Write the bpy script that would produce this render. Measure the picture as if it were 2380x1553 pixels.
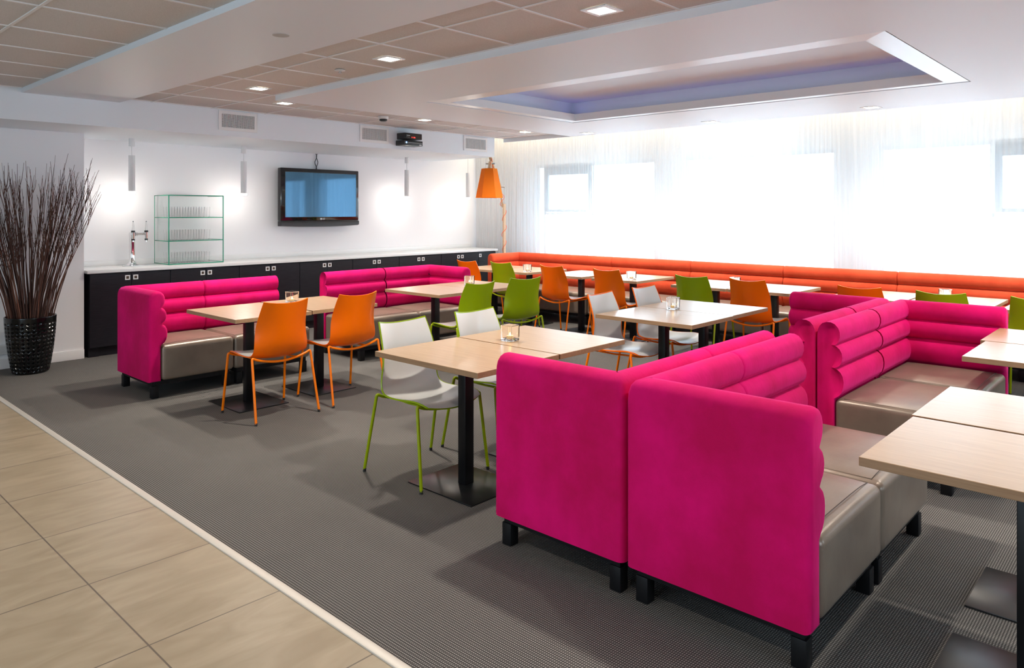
import bpy, bmesh, math, random
from math import sin, cos, pi, radians
from mathutils import Vector, Matrix
random.seed(7)
S = bpy.context.scene
C = S.collection
for o in list(bpy.data.objects): bpy.data.objects.remove(o)

# ---------------------------------------------------------------- camera
F_PX, HORIZON, W, H = 1700.0, 491.0, 2380.0, 1553.0
YAW = radians(42.72)
cam_d = bpy.data.cameras.new('camera'); cam = bpy.data.objects.new('camera', cam_d); C.objects.link(cam)
cam.location = (0, 0, 1.56); cam.rotation_euler = (pi/2, 0, YAW - pi/2)
cam_d.sensor_width = 36; cam_d.lens = F_PX / W * 36
cam_d.shift_y = -(H/2 - HORIZON) / W
cam_d.clip_start = 0.05; cam_d.clip_end = 200
S.camera = cam

# ---------------------------------------------------------------- world, exposure
wd = bpy.data.worlds.new('daylight'); S.world = wd; wd.use_nodes = True
bg = wd.node_tree.nodes['Background']
bg.inputs[0].default_value = (0.70, 0.86, 1.0, 1); bg.inputs[1].default_value = 6.3
S.view_settings.view_transform = 'Standard'; S.view_settings.look = 'None'
S.view_settings.gamma = 1; S.view_settings.use_curve_mapping = False
S.view_settings.exposure = 0.45
try:
    S.cycles.max_bounces = 10; S.cycles.transparent_max_bounces = 48
    S.cycles.sample_clamp_indirect = 6.0; S.cycles.caustics_reflective = False; S.cycles.caustics_refractive = False
except Exception: pass

SPOT_W = 122.0
WARM = (1.0, 0.92, 0.81)

def area_light(name, loc, rot, sx, sy, power, color, parent=None):
    l = bpy.data.lights.new(name, 'AREA'); l.shape = 'RECTANGLE'; l.size = sx; l.size_y = sy
    l.energy = power; l.color = color
    o = bpy.data.objects.new(name, l); C.objects.link(o); o.location = loc; o.rotation_euler = rot
    if parent: o.parent = parent
    return o
# daylight portals in the window openings (they only guide the sky light through the openings)
WINS = [(5.79, 8.13), (3.20, 5.31), (0.35, 2.72), (-2.25, -0.13)]
WIN_Z = (0.72, 2.34)
for a, b in WINS:
    p = area_light('window_portal', (9.72, (a+b)/2, sum(WIN_Z)/2), (0, radians(90), 0), WIN_Z[1]-WIN_Z[0], b-a, 1, (1, 1, 1))
    p.data.cycles.is_portal = True
# unseen windows added behind the camera to light the surfaces facing them
ADDED_CORR_WIN = [(0.0, 2.0), (2.7, 4.7)]; ADDED_FRONT_WIN = [(1.1, 2.9), (4.9, 6.7)]; BW_Z = (0.55, 2.05)
for a, b in ADDED_CORR_WIN:
    p = area_light('window_portal', (-4.22, (a+b)/2, sum(BW_Z)/2), (0, radians(-90), 0), BW_Z[1]-BW_Z[0], b-a, 1, (1, 1, 1)); p.data.cycles.is_portal = True
for a, b in ADDED_FRONT_WIN:
    p = area_light('window_portal', ((a+b)/2, -4.22, sum(BW_Z)/2), (radians(90), 0, 0), b-a, BW_Z[1]-BW_Z[0], 1, (1, 1, 1)); p.data.cycles.is_portal = True
# LED strips: warm ones in the curtain pocket, violet ones in the ceiling tray
LED_W, TRAY_W = 58.0, 0.4
area_light('curtain_led', (8.78, 2.6, 2.91), (0, radians(-14), 0), 0.05, 13.0, LED_W, (1.0, 0.85, 0.62))

# ---------------------------------------------------------------- materials
def nd(nt, t, **kw):
    n = nt.nodes.new(t)
    for k, v in kw.items(): setattr(n, k, v)
    return n
def mat(name, color, rough=0.5, metal=0.0, sheen=0.0, sheen_tint=None, coat=0.0, spec=0.5, emit=None, estr=0.0):
    m = bpy.data.materials.new(name); m.use_nodes = True
    b = m.node_tree.nodes['Principled BSDF']
    b.inputs['Base Color'].default_value = (*color, 1); b.inputs['Roughness'].default_value = rough
    b.inputs['Metallic'].default_value = metal; b.inputs['Specular IOR Level'].default_value = spec
    if sheen:
        b.inputs['Sheen Weight'].default_value = sheen; b.inputs['Sheen Roughness'].default_value = 0.35
        b.inputs['Sheen Tint'].default_value = (*(sheen_tint or (1, 1, 1)), 1)
    if coat: b.inputs['Coat Weight'].default_value = coat; b.inputs['Coat Roughness'].default_value = 0.08
    if emit: b.inputs['Emission Color'].default_value = (*emit, 1); b.inputs['Emission Strength'].default_value = estr
    return m
def ocoord(nt, scale=(1, 1, 1), rot=(0, 0, 0)):
    tc = nd(nt, 'ShaderNodeTexCoord'); mp = nd(nt, 'ShaderNodeMapping')
    mp.inputs['Scale'].default_value = scale; mp.inputs['Rotation'].default_value = rot
    nt.links.new(tc.outputs['Object'], mp.inputs['Vector']); return mp.outputs['Vector']
def ramp(nt, fac, c0, c1, p0=0.0, p1=1.0):
    r = nd(nt, 'ShaderNodeValToRGB'); e = r.color_ramp.elements
    e[0].position = p0; e[0].color = (*c0, 1); e[1].position = p1; e[1].color = (*c1, 1)
    nt.links.new(fac, r.inputs['Fac']); return r.outputs['Color']
def bump(m, fac, strength=0.2, dist=0.01):
    nt = m.node_tree; b = nd(nt, 'ShaderNodeBump'); b.inputs['Strength'].default_value = strength
    b.inputs['Distance'].default_value = dist; nt.links.new(fac, b.inputs['Height'])
    nt.links.new(b.outputs['Normal'], nt.nodes['Principled BSDF'].inputs['Normal'])
def noise(nt, vec, scale, detail=4, rough=0.55):
    n = nd(nt, 'ShaderNodeTexNoise'); n.inputs['Scale'].default_value = scale
    n.inputs['Detail'].default_value = detail; n.inputs['Roughness'].default_value = rough
    nt.links.new(vec, n.inputs['Vector']); return n.outputs['Fac']
def base(m, sock): m.node_tree.links.new(sock, m.node_tree.nodes['Principled BSDF'].inputs['Base Color'])
def mathn(nt, op, a, b=None):
    n = nd(nt, 'ShaderNodeMath', operation=op)
    for i, v in enumerate((a, b)):
        if v is None: continue
        if isinstance(v, (int, float)): n.inputs[i].default_value = v
        else: nt.links.new(v, n.inputs[i])
    return n.outputs[0]

def velvet(name, c0, c1, tint, sheen):
    m = mat(name, c0, 0.85, sheen=sheen, sheen_tint=tint, spec=0.2); nt = m.node_tree
    v = ocoord(nt, (1, 1, 1)); f = noise(nt, v, 3.2, 5, 0.6)
    base(m, ramp(nt, f, c0, c1, 0.35, 0.7))
    w = ocoord(nt, (1, 1, 0.35)); g = noise(nt, w, 34, 4, 0.6); bump(m, g, 0.30, 0.005)
    return m
M = {}
M['pink'] = velvet('pink_velvet', (0.56, 0.0006, 0.090), (0.76, 0.001, 0.165), (1.0, 0.08, 0.5), 0.40)
M['coral'] = velvet('orange_velvet', (0.60, 0.060, 0.020), (0.74, 0.095, 0.036), (1.0, 0.62, 0.45), 0.5)

def leather():
    m = mat('taupe_leather', (0.27, 0.205, 0.165), 0.33, metal=0.25, spec=0.6); nt = m.node_tree
    v = ocoord(nt); f = noise(nt, v, 5, 5); base(m, ramp(nt, f, (0.21, 0.16, 0.125), (0.28, 0.22, 0.17), 0.3, 0.7))
    vo = nd(nt, 'ShaderNodeTexVoronoi'); vo.inputs['Scale'].default_value = 260; nt.links.new(v, vo.inputs['Vector'])
    n2 = noise(nt, ocoord(nt, (2, 7, 2)), 3, 3)
    bump(m, mathn(nt, 'ADD', mathn(nt, 'MULTIPLY', vo.outputs['Distance'], 0.12), n2), 0.22, 0.006); return m
M['leather'] = leather()

def wood(name, a, b, rough=0.38):
    m = mat(name, a, rough, spec=0.45); nt = m.node_tree
    v = ocoord(nt, (26, 1.6, 26)); f = noise(nt, v, 2.2, 6, 0.62)
    v2 = ocoord(nt, (160, 5, 160)); g = noise(nt, v2, 1.5, 2)
    mix = mathn(nt, 'ADD', mathn(nt, 'MULTIPLY', f, 0.72), mathn(nt, 'MULTIPLY', g, 0.28))
    base(m, ramp(nt, mix, a, b, 0.32, 0.68)); bump(m, g, 0.05, 0.002); return m
M['oak'] = wood('light_oak', (0.41, 0.245, 0.125), (0.54, 0.355, 0.20), 0.31)
M['oak'].node_tree.nodes['Principled BSDF'].inputs['Specular IOR Level'].default_value = 0.7
M['oak'].node_tree.nodes['Principled BSDF'].inputs['Coat Weight'].default_value = 0.35; M['oak'].node_tree.nodes['Principled BSDF'].inputs['Coat Roughness'].default_value = 0.22
M['oak_edge'] = wood('oak_edge_band', (0.31, 0.175, 0.09), (0.42, 0.26, 0.145), 0.5)
M['lampwood'] = wood('lamp_wood', (0.52, 0.34, 0.20), (0.66, 0.46, 0.30), 0.5)
M['twig'] = mat('dark_twig', (0.080, 0.034, 0.024), 0.75)
M['twig2'] = mat('brown_twig', (0.15, 0.056, 0.032), 0.75)

def carpet():
    m = mat('woven_carpet', (0.1, 0.1, 0.1), 0.95, spec=0.1); nt = m.node_tree
    v = ocoord(nt)
    def wave(rot, sc):
        mp = ocoord(nt, (1, 1, 1), (0, 0, rot)); w = nd(nt, 'ShaderNodeTexWave'); w.wave_profile = 'SIN'
        w.inputs['Scale'].default_value = sc; w.inputs['Distortion'].default_value = 0.35
        w.inputs['Detail'].default_value = 1; w.inputs['Detail Scale'].default_value = 30
        nt.links.new(mp, w.inputs['Vector']); return w.outputs['Fac']
    a = wave(radians(0), 26); b = wave(radians(90), 34)
    p = mathn(nt, 'MULTIPLY', a, b); n1 = noise(nt, v, 420, 2); n2 = noise(nt, v, 1.1, 3)
    q = mathn(nt, 'ADD', mathn(nt, 'MULTIPLY', p, 0.85), mathn(nt, 'MULTIPLY', n1, 0.45))
    q = mathn(nt, 'ADD', q, mathn(nt, 'MULTIPLY', n2, 0.10))
    base(m, ramp(nt, q, (0.030, 0.030, 0.031), (0.34, 0.318, 0.295), 0.22, 0.95))
    bump(m, p, 0.5, 0.004); return m
M['carpet'] = carpet()

def tiles():
    m = mat('stone_tile', (0.4, 0.33, 0.25), 0.34, spec=0.4); nt = m.node_tree
    tc = nd(nt, 'ShaderNodeTexCoord'); sp = nd(nt, 'ShaderNodeSeparateXYZ'); nt.links.new(tc.outputs['Object'], sp.inputs[0])
    def line(o, off, per):
        t = mathn(nt, 'ADD', o, off); t = mathn(nt, 'DIVIDE', t, per); t = mathn(nt, 'FRACT', mathn(nt, 'ADD', t, 100.0))
        t = mathn(nt, 'ABSOLUTE', mathn(nt, 'SUBTRACT', t, 0.5)); return mathn(nt, 'GREATER_THAN', t, 0.5 - 0.0032/per)
    lx = line(sp.outputs[0], -1.045, 0.633); ly = line(sp.outputs[1], -4.64, 0.633)
    g = mathn(nt, 'MAXIMUM', lx, ly)
    v = ocoord(nt, (1.0, 3.2, 1), (0, 0, radians(28))); n = nd(nt, 'ShaderNodeTexNoise'); n.inputs['Scale'].default_value = 2.3
    n.inputs['Detail'].default_value = 6; n.inputs['Distortion'].default_value = 1.6; nt.links.new(v, n.inputs['Vector'])
    col = ramp(nt, n.outputs['Fac'], (0.30, 0.235, 0.155), (0.39, 0.315, 0.22), 0.3, 0.72)
    mx = nd(nt, 'ShaderNodeMix', data_type='RGBA'); nt.links.new(g, mx.inputs[0]); nt.links.new(col, mx.inputs[6])
    mx.inputs[7].default_value = (0.13, 0.10, 0.075, 1); base(m, mx.outputs[2])
    bump(m, mathn(nt, 'SUBTRACT', 1.0, g), 0.4, 0.002); return m
M['tiles'] = tiles()

def plaster(name, c, r=0.7):
    m = mat(name, c, r, spec=0.3); nt = m.node_tree; f = noise(nt, ocoord(nt), 90, 3); bump(m, f, 0.05, 0.002); return m
M['wall'] = plaster('white_wall_paint', (0.86, 0.86, 0.88))
M['ceil'] = plaster('white_ceiling_paint', (0.77, 0.82, 0.87), 0.5)
M['ceil'].node_tree.nodes['Principled BSDF'].inputs['Specular IOR Level'].default_value = 0.5
M['trimwhite'] = mat('white_lacquer', (0.80, 0.80, 0.80), 0.3)
M['greywhite'] = mat('grey_white_plastic', (0.66, 0.67, 0.67), 0.4)
def ctile():
    m = mat('mineral_ceiling_tile', (0.66, 0.64, 0.62), 0.9, spec=0.15); nt = m.node_tree
    n = noise(nt, ocoord(nt), 180, 3, 0.7); base(m, ramp(nt, n, (0.58, 0.56, 0.54), (0.68, 0.66, 0.64), 0.35, 0.6)); bump(m, n, 0.25, 0.002); return m
M['ctile'] = ctile()
M['tbar'] = mat('ceiling_tee_bar', (0.80, 0.79, 0.78), 0.65, spec=0.2)
M['black_steel'] = mat('black_powder_coat', (0.005, 0.005, 0.006), 0.35, spec=0.28)
M['black_plate'] = mat('black_base_plate', (0.010, 0.010, 0.011), 0.28, metal=0.0, spec=0.5)
M['black_wood'] = mat('black_stained_wood', (0.006, 0.006, 0.007), 0.5, spec=0.25)
def cab():
    m = mat('black_brown_veneer', (0.016, 0.015, 0.018), 0.40, spec=0.3); nt = m.node_tree
    f = noise(nt, ocoord(nt, (3, 3, 40)), 2.5, 5); base(m, ramp(nt, f, (0.008, 0.008, 0.011), (0.015, 0.015, 0.020), 0.35, 0.7)); return m
M['cab'] = cab()
M['worktop'] = mat('white_worktop', (0.80, 0.80, 0.80), 0.22)
M['steel'] = mat('brushed_steel', (0.62, 0.62, 0.60), 0.28, metal=1.0)
M['alu'] = mat('matt_aluminium_strip', (0.66, 0.62, 0.56), 0.45, metal=0.35)
M['chrome'] = mat('chrome', (0.80, 0.80, 0.80), 0.06, metal=1.0)
M['handle_in'] = mat('handle_recess', (0.10, 0.07, 0.05), 0.4, metal=0.6)
M['orange'] = mat('orange_gloss_plastic', (1.0, 0.165, 0.0), 0.26, spec=0.3)
M['orange_tube'] = mat('orange_tube_paint', (1.0, 0.21, 0.0), 0.27, spec=0.35)
M['green'] = mat('green_gloss_plastic', (0.29, 0.41, 0.002), 0.26, spec=0.3)
M['green_tube'] = mat('green_tube_paint', (0.32, 0.42, 0.002), 0.27, spec=0.35)
M['chair_white'] = mat('white_seat_plastic', (0.74, 0.74, 0.72), 0.27)
M['rubber'] = mat('black_rubber', (0.015, 0.015, 0.015), 0.6)
M['tv'] = mat('black_gloss_plastic', (0.006, 0.006, 0.007), 0.07, spec=0.6)
M['screen'] = mat('tv_screen', (0.055, 0.115, 0.175), 0.04, metal=0.8, spec=0.9)
M['screen'].node_tree.nodes['Principled BSDF'].inputs['Specular Tint'].default_value = (0.30, 0.60, 0.95, 1)
M['tvdark'] = mat('black_matt_plastic', (0.015, 0.015, 0.017), 0.4)
M['shade'] = mat('orange_lamp_shade', (1.0, 0.31, 0.008), 0.75)
M['cord'] = mat('orange_fabric_cord', (0.75, 0.12, 0.03), 0.7)
M['thread'] = mat('dark_thread', (0.09, 0.06, 0.045), 0.6)
M['vase'] = mat('black_glazed_ceramic', (0.004, 0.004, 0.004), 0.13, spec=0.4)
M['dark'] = mat('dark_void', (0.01, 0.01, 0.01), 0.9)
M['wirec'] = mat('black_cable', (0.02, 0.02, 0.02), 0.5)
M['lens'] = mat('downlight_lens', (1, 1, 1), 0.4, emit=(1.0, 0.86, 0.66), estr=14.0)
M['acrylic'] = mat('glowing_acrylic', (1, 1, 1), 0.4, emit=(1.0, 0.92, 0.80), estr=9.0)
M['flame'] = mat('candle_flame', (1, 1, 1), 0.4, emit=(1.0, 0.62, 0.22), estr=22.0)
M['wax'] = mat('white_wax', (0.85, 0.80, 0.68), 0.5, emit=(1.0, 0.60, 0.25), estr=0.45)
M['redled'] = mat('red_led', (0.3, 0, 0), 0.4, emit=(1.0, 0.03, 0.02), estr=2.5)
M['blueled'] = mat('blue_led', (0, 0, 0.3), 0.4, emit=(0.15, 0.35, 1.0), estr=5.0)
M['logo'] = mat('silver_print', (0.75, 0.77, 0.78), 0.4)
M['wingrey'] = mat('grey_window_frame', (0.075, 0.095, 0.12), 0.5)
M['smudge'] = mat('grey_smudge', (0.50, 0.49, 0.48), 0.8)

def glassm(name, color, rough=0.0, ior=1.45, thin=0.0):
    m = bpy.data.materials.new(name); m.use_nodes = True; nt = m.node_tree; nt.nodes.clear()
    out = nd(nt, 'ShaderNodeOutputMaterial'); tr = nd(nt, 'ShaderNodeBsdfTransparent'); gl = nd(nt, 'ShaderNodeBsdfGlossy')
    tr.inputs[0].default_value = (*color, 1); gl.inputs['Roughness'].default_value = rough
    fr = nd(nt, 'ShaderNodeFresnel'); fr.inputs[0].default_value = ior; mx = nd(nt, 'ShaderNodeMixShader')
    ge = nd(nt, 'ShaderNodeNewGeometry'); k = mathn(nt, 'MULTIPLY', fr.outputs[0], mathn(nt, 'SUBTRACT', 1.0, ge.outputs['Backfacing']))
    nt.links.new(k, mx.inputs[0]); nt.links.new(tr.outputs[0], mx.inputs[1]); nt.links.new(gl.outputs[0], mx.inputs[2])
    nt.links.new(mx.outputs[0], out.inputs[0]); return m
M['pane'] = glassm('window_glass', (0.97, 0.99, 1.0))
M['clear'] = glassm('clear_sheet_glass', (0.988, 0.997, 0.992))
M['tumbler'] = glassm('tumbler_glass', (0.985, 0.988, 0.988), 0.03, 1.6)
def edgy(m, c_mid, c_edge):
    nt = m.node_tree; tr = [n for n in nt.nodes if n.type == 'BSDF_TRANSPARENT'][0]
    lw = nd(nt, 'ShaderNodeLayerWeight'); lw.inputs[0].default_value = 0.35
    nt.links.new(ramp(nt, lw.outputs['Facing'], c_mid, c_edge, 0.35, 0.95), tr.inputs[0])
edgy(M['tumbler'], (0.995,)*3, (0.60, 0.63, 0.63))
M['votive'] = mat('votive_glass', (1.0, 1.0, 1.0), 0.0)
M['votive'].node_tree.nodes['Principled BSDF'].inputs['Transmission Weight'].default_value = 1.0; M['votive'].node_tree.nodes['Principled BSDF'].inputs['IOR'].default_value = 1.38
M['greenedge'] = mat('green_glass_edge', (0.02, 0.34, 0.20), 0.15)

def curtain_mat():
    m = bpy.data.materials.new('sheer_white_voile'); m.use_nodes = True; nt = m.node_tree; nt.nodes.clear()
    out = nd(nt, 'ShaderNodeOutputMaterial'); tr = nd(nt, 'ShaderNodeBsdfTransparent'); tl = nd(nt, 'ShaderNodeBsdfTranslucent')
    df = nd(nt, 'ShaderNodeBsdfDiffuse'); tr.inputs[0].default_value = (1, 1, 1, 1)
    tl.inputs[0].default_value = (0.42, 0.43, 0.44, 1); df.inputs[0].default_value = (0.92, 0.90, 0.865, 1)
    m1 = nd(nt, 'ShaderNodeMixShader'); m1.inputs[0].default_value = 0.5
    nt.links.new(tl.outputs[0], m1.inputs[1]); nt.links.new(df.outputs[0], m1.inputs[2])
    m2 = nd(nt, 'ShaderNodeMixShader')
    v = ocoord(nt, (1, 9, 0.25)); f = noise(nt, v, 3, 4, 0.6); r = ramp(nt, f, (0.32,)*3, (0.41,)*3, 0.3, 0.7)
    nt.links.new(r, m2.inputs[0])
    # factor = transparency share
    nt.links.new(m1.outputs[0], m2.inputs[1]); nt.links.new(tr.outputs[0], m2.inputs[2])
    nt.links.new(m2.outputs[0], out.inputs[0]); return m
M['voile'] = curtain_mat()

# ---------------------------------------------------------------- mesh helpers
def finish(bm, name, mats, parent=None, smooth=None, loc=None, recalc=True):
    if recalc: bmesh.ops.recalc_face_normals(bm, faces=bm.faces)
    me = bpy.data.meshes.new(name); bm.to_mesh(me); bm.free()
    if not isinstance(mats, (list, tuple)): mats = [mats]
    for k in mats: me.materials.append(M[k] if isinstance(k, str) else k)
    if smooth is not None:
        for p in me.polygons: p.use_smooth = True
        me.set_sharp_from_angle(angle=radians(smooth))
    o = bpy.data.objects.new(name, me); C.objects.link(o)
    if parent is not None: o.parent = parent
    if loc: o.location = loc
    return o
def tag(o, label=None, cat=None, group=None, kind=None):
    if label: o['label'] = label
    if cat: o['category'] = cat
    if group: o['group'] = group
    if kind: o['kind'] = kind
    return o
def thing(name, label, cat, loc=(0, 0, 0), rz=0.0, group=None):
    o = bpy.data.objects.new(name, None); o.empty_display_size = 0.1; C.objects.link(o)
    o.location = loc; o.rotation_euler = (0, 0, rz); return tag(o, label, cat, group)
def kids(o): return [c for c in bpy.data.objects if c.parent == o]
def dup(o, parent=None):
    c = o.copy(); C.objects.link(c); c.parent = parent
    for ch in kids(o): dup(ch, c)
    return c
def box(bm, x0, x1, y0, y1, z0, z1, mi=0, bev=0.0, seg=2):
    vs = [bm.verts.new((x, y, z)) for x in (x0, x1) for y in (y0, y1) for z in (z0, z1)]
    fs = [(0, 1, 3, 2), (4, 6, 7, 5), (0, 4, 5, 1), (2, 3, 7, 6), (0, 2, 6, 4), (1, 5, 7, 3)]
    out = []
    for f in fs:
        fc = bm.faces.new([vs[i] for i in f]); fc.material_index = mi; out.append(fc)
    if bev > 0:
        es = list({e for f in out for e in f.edges})
        bmesh.ops.bevel(bm, geom=es, offset=bev, segments=seg, affect='EDGES', profile=0.5)
    return out
def boxo(name, m, x0, x1, y0, y1, z0, z1, parent=None, bev=0.0, seg=2):
    bm = bmesh.new(); box(bm, x0, x1, y0, y1, z0, z1, 0, bev, seg)
    return finish(bm, name, m, parent, 35 if bev else None)
def struct(name, m, *b, **k):
    o = boxo(name, m, *b, **k); o['kind'] = 'structure'; return o
def tube(bm, pts, r, n=10, mi=0, caps=True):
    pts = [Vector(p) for p in pts]; rings = []; up = None
    rr = r if isinstance(r, (list, tuple)) else [r]*len(pts)
    for i, p in enumerate(pts):
        t = (pts[min(i+1, len(pts)-1)] - pts[max(i-1, 0)]).normalized()
        if up is None:
            up = Vector((0, 0, 1)) if abs(t.z) < 0.9 else Vector((1, 0, 0))
        s = t.cross(up).normalized(); up = s.cross(t).normalized()
        rings.append([bm.verts.new(p + rr[i]*(cos(2*pi*k/n)*s + sin(2*pi*k/n)*up)) for k in range(n)])
    for a, b in zip(rings, rings[1:]):
        for k in range(n):
            f = bm.faces.new((a[k], a[(k+1) % n], b[(k+1) % n], b[k])); f.material_index = mi; f.smooth = True
    if caps:
        for rg in (rings[0], rings[-1][::-1]):
            f = bm.faces.new(rg); f.material_index = mi
def arcpts(pts, rad=0.03, n=5):
    """polyline with rounded corners"""
    P = [Vector(p) for p in pts]; out = [P[0]]
    for a, b, c in zip(P, P[1:], P[2:]):
        u = (a-b); v = (c-b); ru = min(rad, u.length*0.45, v.length*0.45)
        p0 = b + u.normalized()*ru; p1 = b + v.normalized()*ru
        for k in range(n+1):
            t = k/n; out.append((1-t)**2*p0 + 2*t*(1-t)*b + t*t*p1)
    out.append(P[-1]); return out
def lathe(bm, prof, n=32, mi=0, center=(0, 0)):
    rings = []
    for r, z in prof:
        rings.append([bm.verts.new((center[0]+max(r, 1e-5)*cos(2*pi*k/n), center[1]+max(r, 1e-5)*sin(2*pi*k/n), z)) for k in range(n)])
    for a, b in zip(rings, rings[1:]):
        for k in range(n):
            f = bm.faces.new((a[k], a[(k+1) % n], b[(k+1) % n], b[k])); f.material_index = mi; f.smooth = True
    bmesh.ops.remove_doubles(bm, verts=[v for rg in rings for v in rg], dist=2e-5)
def smoothcurve(pts, n):
    """Catmull-Rom resample of tuples"""
    P = [pts[0]] + list(pts) + [pts[-1]]; out = []; segs = len(pts)-1
    for i in range(n):
        t = i/(n-1)*segs; k = min(int(t), segs-1); f = t-k
        p0, p1, p2, p3 = P[k], P[k+1], P[k+2], P[k+3]
        out.append(tuple(0.5*((2*b)+(-a+c)*f+(2*a-5*b+4*c-d)*f*f+(-a+3*b-3*c+d)*f**3) for a, b, c, d in zip(p0, p1, p2, p3)))
    return out
def rcushion(bm, x0, x1, y0, y1, z0, z1, r, dome=0.0, pillow=0.0, n=10):
    """rounded upholstered block with a slight dome on top"""
    lo, hi = (x0, y0, z0), (x1, y1, z1)
    def axis(i):
        a, b = lo[i], hi[i]; e = [0, .12, .3, .55, .8, 1.0]
        return [a+r*t for t in e] + [a+r+(b-a-2*r)*k/n for k in range(1, n)] + [b-r*t for t in reversed(e)]
    A = [axis(i) for i in range(3)]
    def mp(p):
        q = [min(max(p[i], lo[i]+r), hi[i]-r) for i in range(3)]
        d = Vector(p)-Vector(q)
        v = Vector(q)+d.normalized()*r if d.length > 1e-9 else Vector(p)
        fx = 1-((v.x-x0)/(x1-x0)*2-1)**4; fy = 1-((v.y-y0)/(y1-y0)*2-1)**4; fz = (v.z-z0)/(z1-z0)
        v.z += dome*max(fx, 0)*max(fy, 0)*max(0, fz)**3
        if pillow:
            gz = max(0, 1-(2*fz-1)**4); cy = (v.y-(y0+y1)/2)/((y1-y0)/2)
            v.y += pillow*gz*max(fx, 0)*(cy if abs(cy) > .8 else 0)
        return v
    for ax in range(3):
        i, j = [k for k in range(3) if k != ax]
        for side in (lo[ax], hi[ax]):
            g = []
            for a in A[i]:
                row = []
                for b in A[j]:
                    p = [0, 0, 0]; p[ax] = side; p[i] = a; p[j] = b; row.append(bm.verts.new(mp(p)))
                g.append(row)
            for u in range(len(g)-1):
                for w in range(len(g[0])-1):
                    bm.faces.new((g[u][w], g[u+1][w], g[u+1][w+1], g[u][w+1]))
    bmesh.ops.remove_doubles(bm, verts=bm.verts, dist=1e-5)

# ---------------------------------------------------------------- ROOM SHELL
XW, YB = 9.4, 9.2                       # window wall, niche back wall
ZC, ZD = 2.672, 2.62                    # tile ceiling, dropped ceiling
o = struct('floor', 'carpet', 1.60, XW, -4, YB, -0.05, 0)
o = struct('floor', 'tiles', -4, 1.56, -4, 8.6, -0.05, 0)
o = struct('trim_1', 'alu', 1.56, 1.60, -4, 8.6, -0.05, 0.006, bev=0.003)
# left wall (stands forward of the bar niche)
struct('wall_left', 'wall', -4, 2.62, 8.6, 9.4, 0, 2.385)
struct('baseboard_left', 'trimwhite', -4, 2.62, 8.585, 8.6, 0, 0.10, bev=0.003)
struct('wall_back', 'wall', 2.62, XW+0.3, YB, YB+0.2, 0, 3.0)
def pierced(name, wins, lo_, hi_, fixed, along_x):
    bm = bmesh.new(); ys = [lo_]
    for a, b in wins: ys += [a, b]
    ys.append(hi_)
    def bb(a, b, z0, z1):
        if along_x: box(bm, a, b, fixed[0], fixed[1], z0, z1)
        else: box(bm, fixed[0], fixed[1], a, b, z0, z1)
    for i in range(0, len(ys), 2): bb(ys[i], ys[i+1], 0, 3.0)
    for a, b in wins: bb(a, b, 0, BW_Z[0]); bb(a, b, BW_Z[1], 3.0)
    finish(bm, name, 'wall')['kind'] = 'structure'
    for a, b in wins:
        bm = bmesh.new(); z0, z1 = BW_Z; t = 0.05
        def b2(a, b, z0, z1):
            if along_x: box(bm, a, b, fixed[0]+0.06, fixed[0]+0.12, z0, z1)
            else: box(bm, fixed[0]+0.06, fixed[0]+0.12, a, b, z0, z1)
        b2(a, a+t, z0, z1); b2(b-t, b, z0, z1); b2(a+t, b-t, z0, z0+t); b2(a+t, b-t, z1-t, z1); b2((a+b)/2-0.02, (a+b)/2+0.02, z0+t, z1-t)
        WN[0] += 1; f = finish(bm, 'window_%d' % WN[0], 'trimwhite'); f['kind'] = 'structure'  # added out-of-view windows that let extra daylight into the room
        if along_x: boxo('pane', 'pane', a+t, b-t, fixed[0]+0.085, fixed[0]+0.09, z0+t, z1-t, f)
        else: boxo('pane', 'pane', fixed[0]+0.085, fixed[0]+0.09, a+t, b-t, z0+t, z1-t, f)
WN = [4]
pierced('wall_front', ADDED_FRONT_WIN, -4, XW+0.3, (-4.2, -4), True)
pierced('wall_corridor', ADDED_CORR_WIN, -4, 9.4, (-4.2, -4), False)
# window wall with openings
bm = bmesh.new(); ys = [-4.0]
for a, b in sorted(WINS): ys += [a, b]
ys.append(9.4)
for i in range(0, len(ys), 2): box(bm, XW, XW+0.3, ys[i], ys[i+1], 0, 3.0)
for a, b in WINS:
    box(bm, XW, XW+0.3, a, b, 0, WIN_Z[0]); box(bm, XW, XW+0.3, a, b, WIN_Z[1], 3.0)
finish(bm, 'wall_right', 'wall')['kind'] = 'structure'
# windows: white fixed frames, grey casements, glass
CASE = {0: (6.96, 7.97), 2: (0.55, 1.57), 1: None, 3: (-1.3, -0.3)}
for i, (a, b) in enumerate(WINS):
    z0, z1 = WIN_Z; bm = bmesh.new(); x0, x1 = XW+0.05, XW+0.12; t = 0.05
    box(bm, x0, x1, a, a+t, z0, z1); box(bm, x0, x1, b-t, b, z0, z1); box(bm, x0, x1, a+t, b-t, z0, z0+t); box(bm, x0, x1, a+t, b-t, z1-t, z1)
    cs = CASE[i]
    if cs:
        for yy in cs: box(bm, x0, x1, yy-0.02, yy+0.02, z0+t, z1-t)
        box(bm, x0, x1, cs[0], cs[1], 1.50, 1.54)
    f = finish(bm, 'window_%d' % (i+1), 'trimwhite'); f['kind'] = 'structure'
    boxo('pane', 'pane', x0+0.02, x0+0.03, a+t, b-t, z0+t, z1-t, f)
    if cs:
        bm = bmesh.new(); c0, c1 = cs[0]+0.03, cs[1]-0.03; u0, u1 = XW+0.0, XW+0.05
        box(bm, u0, u1, c1-0.07, c1, 1.55, 2.30); box(bm, u0, u1, c0, c0+0.05, 1.55, 2.30)
        box(bm, u0, u1, c0+0.05, c1-0.07, 2.16, 2.30); box(bm, u0, u1, c0+0.05, c1-0.07, 1.55, 1.59)
        finish(bm, 'casement', 'wingrey', f)
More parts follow.
